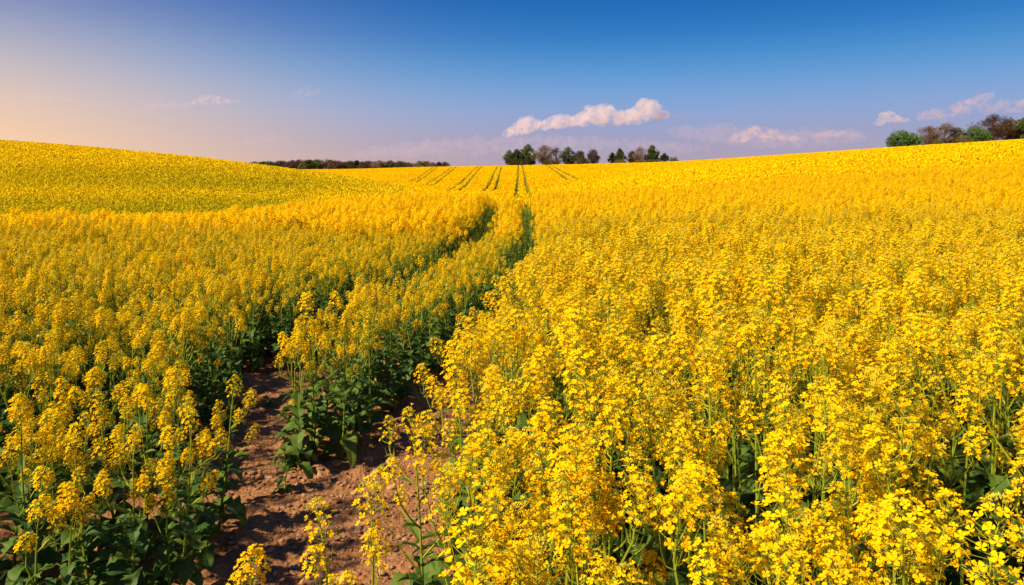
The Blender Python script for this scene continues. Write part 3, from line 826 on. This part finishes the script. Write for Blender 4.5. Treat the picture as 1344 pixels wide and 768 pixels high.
# ------------------------------------------------------------------ trees
def tree_mesh(seed, H, W, c_lo, nleaf, shape, leafsize, dens_clumps, bare):
    """trunk with limbs, and a crown of many small faces in clumps"""
    r = random.Random(seed); tr = MB(); cr = MB()
    tube(tr, [(0, 0, -.5), (r.uniform(-.1, .1), 0, H * .25), (r.uniform(-.2, .2), r.uniform(-.2, .2), H * .5), (0, 0, H * .85)], [.30, .22, .15, .04], 6, 0, .5)
    cen = []
    for k in range(dens_clumps):
        while True:
            p = Vector((r.uniform(-1, 1), r.uniform(-1, 1), r.uniform(-1, 1)))
            if .25 < p.length < 1: break
        z = c_lo * H + (p.z * .5 + .5) * (1 - c_lo) * H
        t = (z / H - c_lo) / (1 - c_lo)
        prof = math.sin(math.pi * min(1, max(.02, t * .86 + .12))) ** shape
        c = Vector((p.x * W * .5 * prof, p.y * W * .5 * prof, z * (.93 + .07 * r.random())))
        cen.append((c, r.uniform(.13, .22) * W, r.uniform(0, 1)))
        s = Vector((0, 0, min(H * .7, z * r.uniform(.45, .75))))
        m1 = s.lerp(c, .5) + Vector((0, 0, -.05 * H))
        tube(tr, [s, m1, c], [.09, .055, .02], 3, 0, .5)
        if bare:
            for q in range(10):
                d = Vector((r.gauss(0, 1), r.gauss(0, 1), r.gauss(.6, .8))).normalized() * r.uniform(.5, 1.0) * W * .16
                tube(tr, [c, c + d * .6 + Vector((0, 0, .1)), c + d * 1.2], [.03, .018, .008], 3, 0, .6)
    per = nleaf // dens_clumps
    for c, rad, tn in cen:
        for q in range(per):
            d = Vector((r.gauss(0, 1), r.gauss(0, 1), r.gauss(0, .8))); d = d.normalized() * (r.random() ** .45) * rad
            p = c + d; s = leafsize * r.uniform(.6, 1.4)
            a = Vector((r.gauss(0, 1), r.gauss(0, 1), r.gauss(0, 1))).normalized(); e = a.orthogonal().normalized()
            if bare: a = a * 2.0; e = e * .35
            cr.add([p - a * s * .5 - e * s * .3, p + a * s * .1 - e * s * .5, p + a * s * .5, p - a * s * .1 + e * s * .5], [(0, 1, 2, 3)], 0, min(1, max(0, tn + r.uniform(-.25, .25))))
    return tr, cr
M_BARK = plant_mat('bark', (.09, .065, .045), (.15, .11, .08), trans=0, rough=.9)
M_TG = plant_mat('tree_green', (.035, .065, .018), (.10, .125, .03), trans=.25, rnd=.2)
M_TO = plant_mat('tree_olive', (.075, .08, .02), (.16, .14, .035), trans=.25, rnd=.2)
M_TB = plant_mat('tree_budding_brown', (.10, .062, .042), (.19, .12, .078), trans=.2, rnd=.2)
M_TD = plant_mat('tree_dome_green', (.02, .065, .012), (.06, .13, .02), trans=.2, rnd=.1)
KINDS = {}
def kind_mesh(key, crown, *a):
    t, c = tree_mesh(*a); KINDS[key] = (t.mesh('trunk', [M_BARK]), c.mesh('crown', [crown]))
kind_mesh('green', M_TG, 31, 10, 8.8, .08, 5200, .5, .45, 44, False)
kind_mesh('green2', M_TG, 32, 10, 8.0, .06, 4600, .5, .45, 36, False)
kind_mesh('olive', M_TO, 33, 10, 8.8, .06, 4200, .5, .42, 40, False)
kind_mesh('bare', M_TB, 34, 10, 10., .1, 4200, .45, .36, 48, True)
kind_mesh('bare2', M_TB, 35, 10, 7.6, .1, 2300, .45, .34, 34, True)
kind_mesh('russet', M_TB, 36, 10, 9.0, .06, 4600, .45, .42, 42, False)
kind_mesh('dome', M_TD, 37, 10, 15, .0, 6500, .42, .55, 46, False)
kind_mesh('scrub', M_TO, 38, 10, 16, .0, 2600, .4, .6, 24, False)
TPROTO = {}
def tree(key, px, top, base, yy, lab, group, name='tree', wf=1.0):
    """px: column of the trunk, top and base: rows, yy: distance"""
    xx = (px - 672) / 960 * yy
    zt = CAM_H + (245 - top) / 960 * yy
    g = float(hgt(xx, yy)); H = zt - g
    if key not in TPROTO:
        root = empty(name)
        link(bpy.data.objects.new('trunk', KINDS[key][0]), root); link(bpy.data.objects.new('crown', KINDS[key][1]), root)
        TPROTO[key] = root
    else:
        root = TPROTO[key].copy(); root.name = name; scene.collection.objects.link(root)
        for ch in TPROTO[key].children:
            c = ch.copy(); scene.collection.objects.link(c); c.parent = root
    s = H / 10
    root.location = (xx, yy, g); root.scale = (s * wf * 1.0, s * wf * 1.0, s); root.rotation_euler = (0, 0, ra.uniform(0, 6.28))
    tag(root, lab, 'tree' if name == 'tree' else 'bush', group)
    return root
G1 = 'trees of the copse on the crest above the tramlines'
Y1 = 356
for key, px, top, wf, lab in [
    ('green', 669, 198, .8, 'leftmost low green tree of the copse above the tramlines'),
    ('green2', 679, 196, .9, 'second green tree from the left in the copse above the tramlines'),
    ('green', 693, 191, .85, 'tallest full green tree where the strongest tramline meets the crest'),
    ('bare', 716, 190, .9, 'wide brownish bare-branched tree just beside the tallest green tree'),
    ('bare2', 730, 193, .9, 'thin pale bare tree in the middle of the copse above the tramlines'),
    ('green', 746, 194, .9, 'dark green tree standing just past the thin bare tree'),
    ('olive', 761, 198, .9, 'lower dull green tree between the dark green tree and the russet one'),
    ('russet', 777, 195, .8, 'round russet brown tree ending the first copse before the gap')]:
    tree(key, px, top, 214, Y1 + ra.uniform(-3, 6), lab, G1, wf=wf)
G2 = 'trees of the second copse on the crest past the gap'
for key, px, top, wf, lab in [
    ('green2', 804, 200, .8, 'small green tree first after the gap between the two copses'),
    ('green', 814, 196, .75, 'taller slim green tree second after the gap between the copses'),
    ('olive', 829, 198, .8, 'rounded pale green tree in the second copse before its reddish tree'),
    ('bare', 841, 192, .7, 'reddish bare-branched tree in the middle of the second copse'),
    ('green', 855, 192, .8, 'tallest dark green tree of the second copse, right of its reddish tree'),
    ('green2', 872, 201, .9, 'dark low tree near the outer end of the second copse'),
    ('scrub', 885, 206, .8, 'low brownish bush ending the second copse on the slope')]:
    tree(key, px, top, 215, Y1 + ra.uniform(-3, 6), lab, G2, name='bush' if key == 'scrub' else 'tree', wf=wf)
for k, (px, top) in enumerate([(815, 209), (840, 209), (862, 209)]):
    tree('scrub', px, top, 215, Y1 - 4, ('low dark scrub under the slim green tree of the second copse', 'low dark scrub under the reddish tree of the second copse',
         'low dark scrub under the tallest tree of the second copse')[k], None, name='bush', wf=1.2)
for k, (px, wf) in enumerate([(680, 1.3), (722, 1.2), (765, 1.3)]):
    tree('scrub', px, 208.5, 214, Y1 - 4, ('low dark undergrowth beneath the green trees of the first copse', 'low undergrowth beneath the bare trees of the first copse',
         'low undergrowth joining the last trees of the first copse')[k], None, name='bush', wf=wf)
G3 = 'trees on the brow of the big slope'
Y3 = 310
for key, px, top, wf, lab in [
    ('dome', 1187, 173, .78, 'dark green domed tree alone at the lower end of the row on the big slope'),
    ('bare', 1218, 166, .75, 'pinkish brown bare tree next after the lone green dome'),
    ('bare2', 1240, 162, 1.05, 'greyish bare-branched tree standing between the pinkish tree and low scrub'),
    ('olive', 1256, 168, .8, 'greenish budding tree half merged with the greyish bare tree'),
    ('dome', 1283, 168, .62, 'second dark green dome, in front of the largest brown tree'),
    ('bare', 1303, 151, .95, 'largest bare brown tree with wide spreading crown on the brow'),
    ('russet', 1326, 156, .85, 'dense russet tree just before the picture edge on the brow'),
    ('green', 1346, 157, .8, 'green tree cut by the picture edge on the brow')]:
    tree(key, px, top - 1, 190, Y3 + ra.uniform(-2, 10), lab, G3, wf=wf * 1.25)
tree('scrub', 1266, 178, 190, Y3 - 4, 'low reddish scrub in front of the budding tree on the brow', None, name='bush', wf=.8)
tree('scrub', 1232, 182, 190, Y3 - 4, 'low scrub at the foot of the greyish bare tree on the brow', None, name='bush', wf=.7)
G4 = 'trees of the distant wood beyond the far fields'
xw = 302
while xw < 590:
    top = np.interp(xw, [300, 330, 370, 400, 470, 500, 530, 560, 590], [214, 213, 211, 209, 212, 211, 213, 212, 213]) + ra.uniform(-1.5, 1.5)
    if xw < 330: top = 216 - (xw - 300) * .06
    key = ra.choice(['olive', 'olive', 'bare', 'russet', 'green2', 'russet'])
    tree(key, xw, top, 224, 690 + ra.uniform(-20, 30), 'one of the small hazy trees in the long distant wood on the horizon', G4, wf=1.25)
    xw += ra.uniform(5, 9)

# ------------------------------------------------------------------ clouds: billowing bodies of vapour
def cloud_mat(name, dens, col=(1, .97, .97)):
    m, n, l = mat_new(name); o = n('ShaderNodeOutputMaterial'); v = n('ShaderNodeVolumePrincipled')
    v.inputs['Density'].default_value = dens; v.inputs['Color'].default_value = (*col, 1); v.inputs['Anisotropy'].default_value = .25
    g = n('ShaderNodeNewGeometry'); t = n('ShaderNodeTexNoise'); l(g.outputs['Position'], t.inputs['Vector'])
    t.inputs['Scale'].default_value = .022; t.inputs['Detail'].default_value = 4.0; t.inputs['Roughness'].default_value = .62
    r = n('ShaderNodeMapRange'); r.interpolation_type = 'SMOOTHSTEP'; l(t.outputs[0], r.inputs[0])
    r.inputs[1].default_value = .40; r.inputs[2].default_value = .56; r.inputs[3].default_value = dens * .12; r.inputs[4].default_value = dens * 2.0
    l(r.outputs[0], v.inputs['Density'])
    l(v.outputs[0], o.inputs['Volume']); return m
def cloud(prof, seed, mat, lab, dist=4200, grp=None, n=90, pr=(2.2, 5.5)):
    """prof: (px, top, bottom) along the cloud; puffs fill the shape, joined by a voxel remesh and roughened"""
    import bmesh
    r = random.Random(seed); k = dist / 960; pa = np.array(prof, float)
    cx = pa[:, 0].mean(); cyp = pa[:, 1:].mean()
    bm = bmesh.new()
    for q in range(n):
        px = r.uniform(pa[0, 0], pa[-1, 0]); tp = np.interp(px, pa[:, 0], pa[:, 1]); bt = np.interp(px, pa[:, 0], pa[:, 2])
        hgt_ = bt - tp; rp = min(r.uniform(*pr) * (1.35 if r.random() < .3 else 1), hgt_ * .6)
        py = bt - rp * .5 - max(0, hgt_ - rp * 1.35) * r.random() ** .7
        thick = max(6, hgt_ * .9); dy = r.uniform(-1, 1) * thick * .5
        ret = bmesh.ops.create_icosphere(bm, subdivisions=2, radius=rp * k)
        for v in ret['verts']:
            if v.co.z < 0: v.co.z *= .55
            v.co += Vector(((px - cx) * k, dy * k, (cyp - py) * k))
    me = bpy.data.meshes.new('cloud'); bm.to_mesh(me); bm.free()
    me.materials.append(mat)
    o = link(bpy.data.objects.new('cloud', me))
    o.location = ((cx - 672) * k, dist, CAM_H + (245 - cyp) * k)
    md = o.modifiers.new('join', 'REMESH'); md.mode = 'VOXEL'; md.voxel_size = .5 * k
    for sz, stg in ((10, 6.0), (4.5, 4.0), (2.0, 1.2)):
        tx = bpy.data.textures.new('billow', 'CLOUDS'); tx.noise_scale = sz * k; tx.noise_depth = 3
        d = o.modifiers.new('billow', 'DISPLACE'); d.texture = tx; d.strength = stg * k; d.mid_level = .5; d.texture_coords = 'GLOBAL'
    tag(o, lab, 'cloud', grp)
    return o
C_D = cloud_mat('cloud_dense', .0075, (1, .91, .89))
C_M = cloud_mat('cloud_soft', .0075, (1, .86, .85))
C_F = cloud_mat('cloud_faint', .0042, (1, .82, .83))
C_G = cloud_mat('cloud_grey', .0045, (.55, .58, .74))
C_V = cloud_mat('cloud_veil', .0014, (.85, .74, .86))
CG = 'evening clouds low in the sky'
cloud([(662, 172, 180), (674, 165, 180), (690, 152, 178), (700, 155, 176), (708, 160, 173), (722, 155, 171), (738, 148, 169), (750, 156, 167), (765, 143, 167), (780, 136, 168), (797, 136, 167), (806, 146, 167), (820, 143, 166), (834, 140, 165), (842, 128, 163), (854, 129, 162), (860, 142, 160), (872, 146, 158)], 1, C_D,
      'long pink-white cumulus bank with heaped tops above the two copses', grp=CG, n=330, pr=(4, 9.5))
cloud([(858, 146, 160), (872, 144, 159), (885, 147, 157), (898, 150, 155), (915, 151, 154)], 2, C_G, 'grey wisp trailing off the end of the long cumulus bank', grp=CG, n=50)
cloud([(963, 176, 188), (978, 171, 188), (990, 165, 188), (1004, 168, 187), (1020, 171, 187), (1036, 178, 186), (1050, 180, 184)], 3, C_M, 'pale pink low cloud over the start of the big slope', grp=CG, n=120)
cloud([(1150, 160, 165), (1156, 152, 165), (1163, 144, 164), (1172, 148, 163), (1182, 152, 162), (1190, 156, 160)], 4, C_D, 'small separate white cloud above the lone domed tree', grp=CG, n=110, pr=(1.8, 4.5))
cloud([(1205, 148, 160), (1225, 142, 162), (1250, 136, 160), (1270, 126, 155), (1288, 120, 148), (1298, 122, 132)], 5, C_F, 'soft mauve rising cloud over the bare trees on the brow', grp=CG, n=110)
cloud([(1296, 136, 150), (1312, 128, 152), (1332, 130, 150), (1360, 130, 150)], 6, C_F, 'soft mauve cloud at the edge over the largest brown tree', grp=CG, n=70)
cloud([(252, 132, 140), (262, 126, 140), (280, 124, 140), (296, 128, 138), (312, 131, 135)], 7, C_F, 'small peach cloud highest over the left hill', grp=CG, n=60)
cloud([(188, 138, 148), (205, 134, 148), (225, 132, 146), (246, 136, 144)], 8, C_V, 'faint peach cloud beside the small peach one over the left hill', grp=CG, n=60)
cloud([(383, 120, 130), (400, 114, 130), (420, 115, 124)], 9, C_V, 'tiny faint pink cloud alone in the upper sky', grp=CG, n=36)
cloud([(315, 184, 194), (340, 176, 194), (360, 177, 193), (385, 184, 192)], 10, C_V, 'faint pink cloud hanging just above the distant wood', grp=CG, n=60)
cloud([(0, 126, 136), (50, 124, 137), (100, 128, 134)], 11, C_V, 'thin golden streak of cloud nearest the sun glow', grp=CG, n=60)
cloud([(880, 166, 180), (940, 160, 192), (1010, 168, 200), (1080, 166, 198), (1130, 172, 188)], 12, C_V, 'wide blue-grey veil of low cloud behind the pale pink one', dist=5200, grp=CG, n=260, pr=(4, 10))
cloud([(470, 196, 208), (560, 182, 210), (660, 176, 210), (760, 176, 205), (870, 184, 204), (930, 190, 200)], 13, C_V, 'long mauve veil of cloud low behind the two copses', dist=5200, grp=CG, n=300, pr=(4, 10))
cloud([(1065, 176, 182), (1090, 170, 182), (1112, 172, 181), (1136, 178, 181)], 14, C_F, 'flat pinkish cloud strip left of the lone domed tree', grp=CG, n=60)
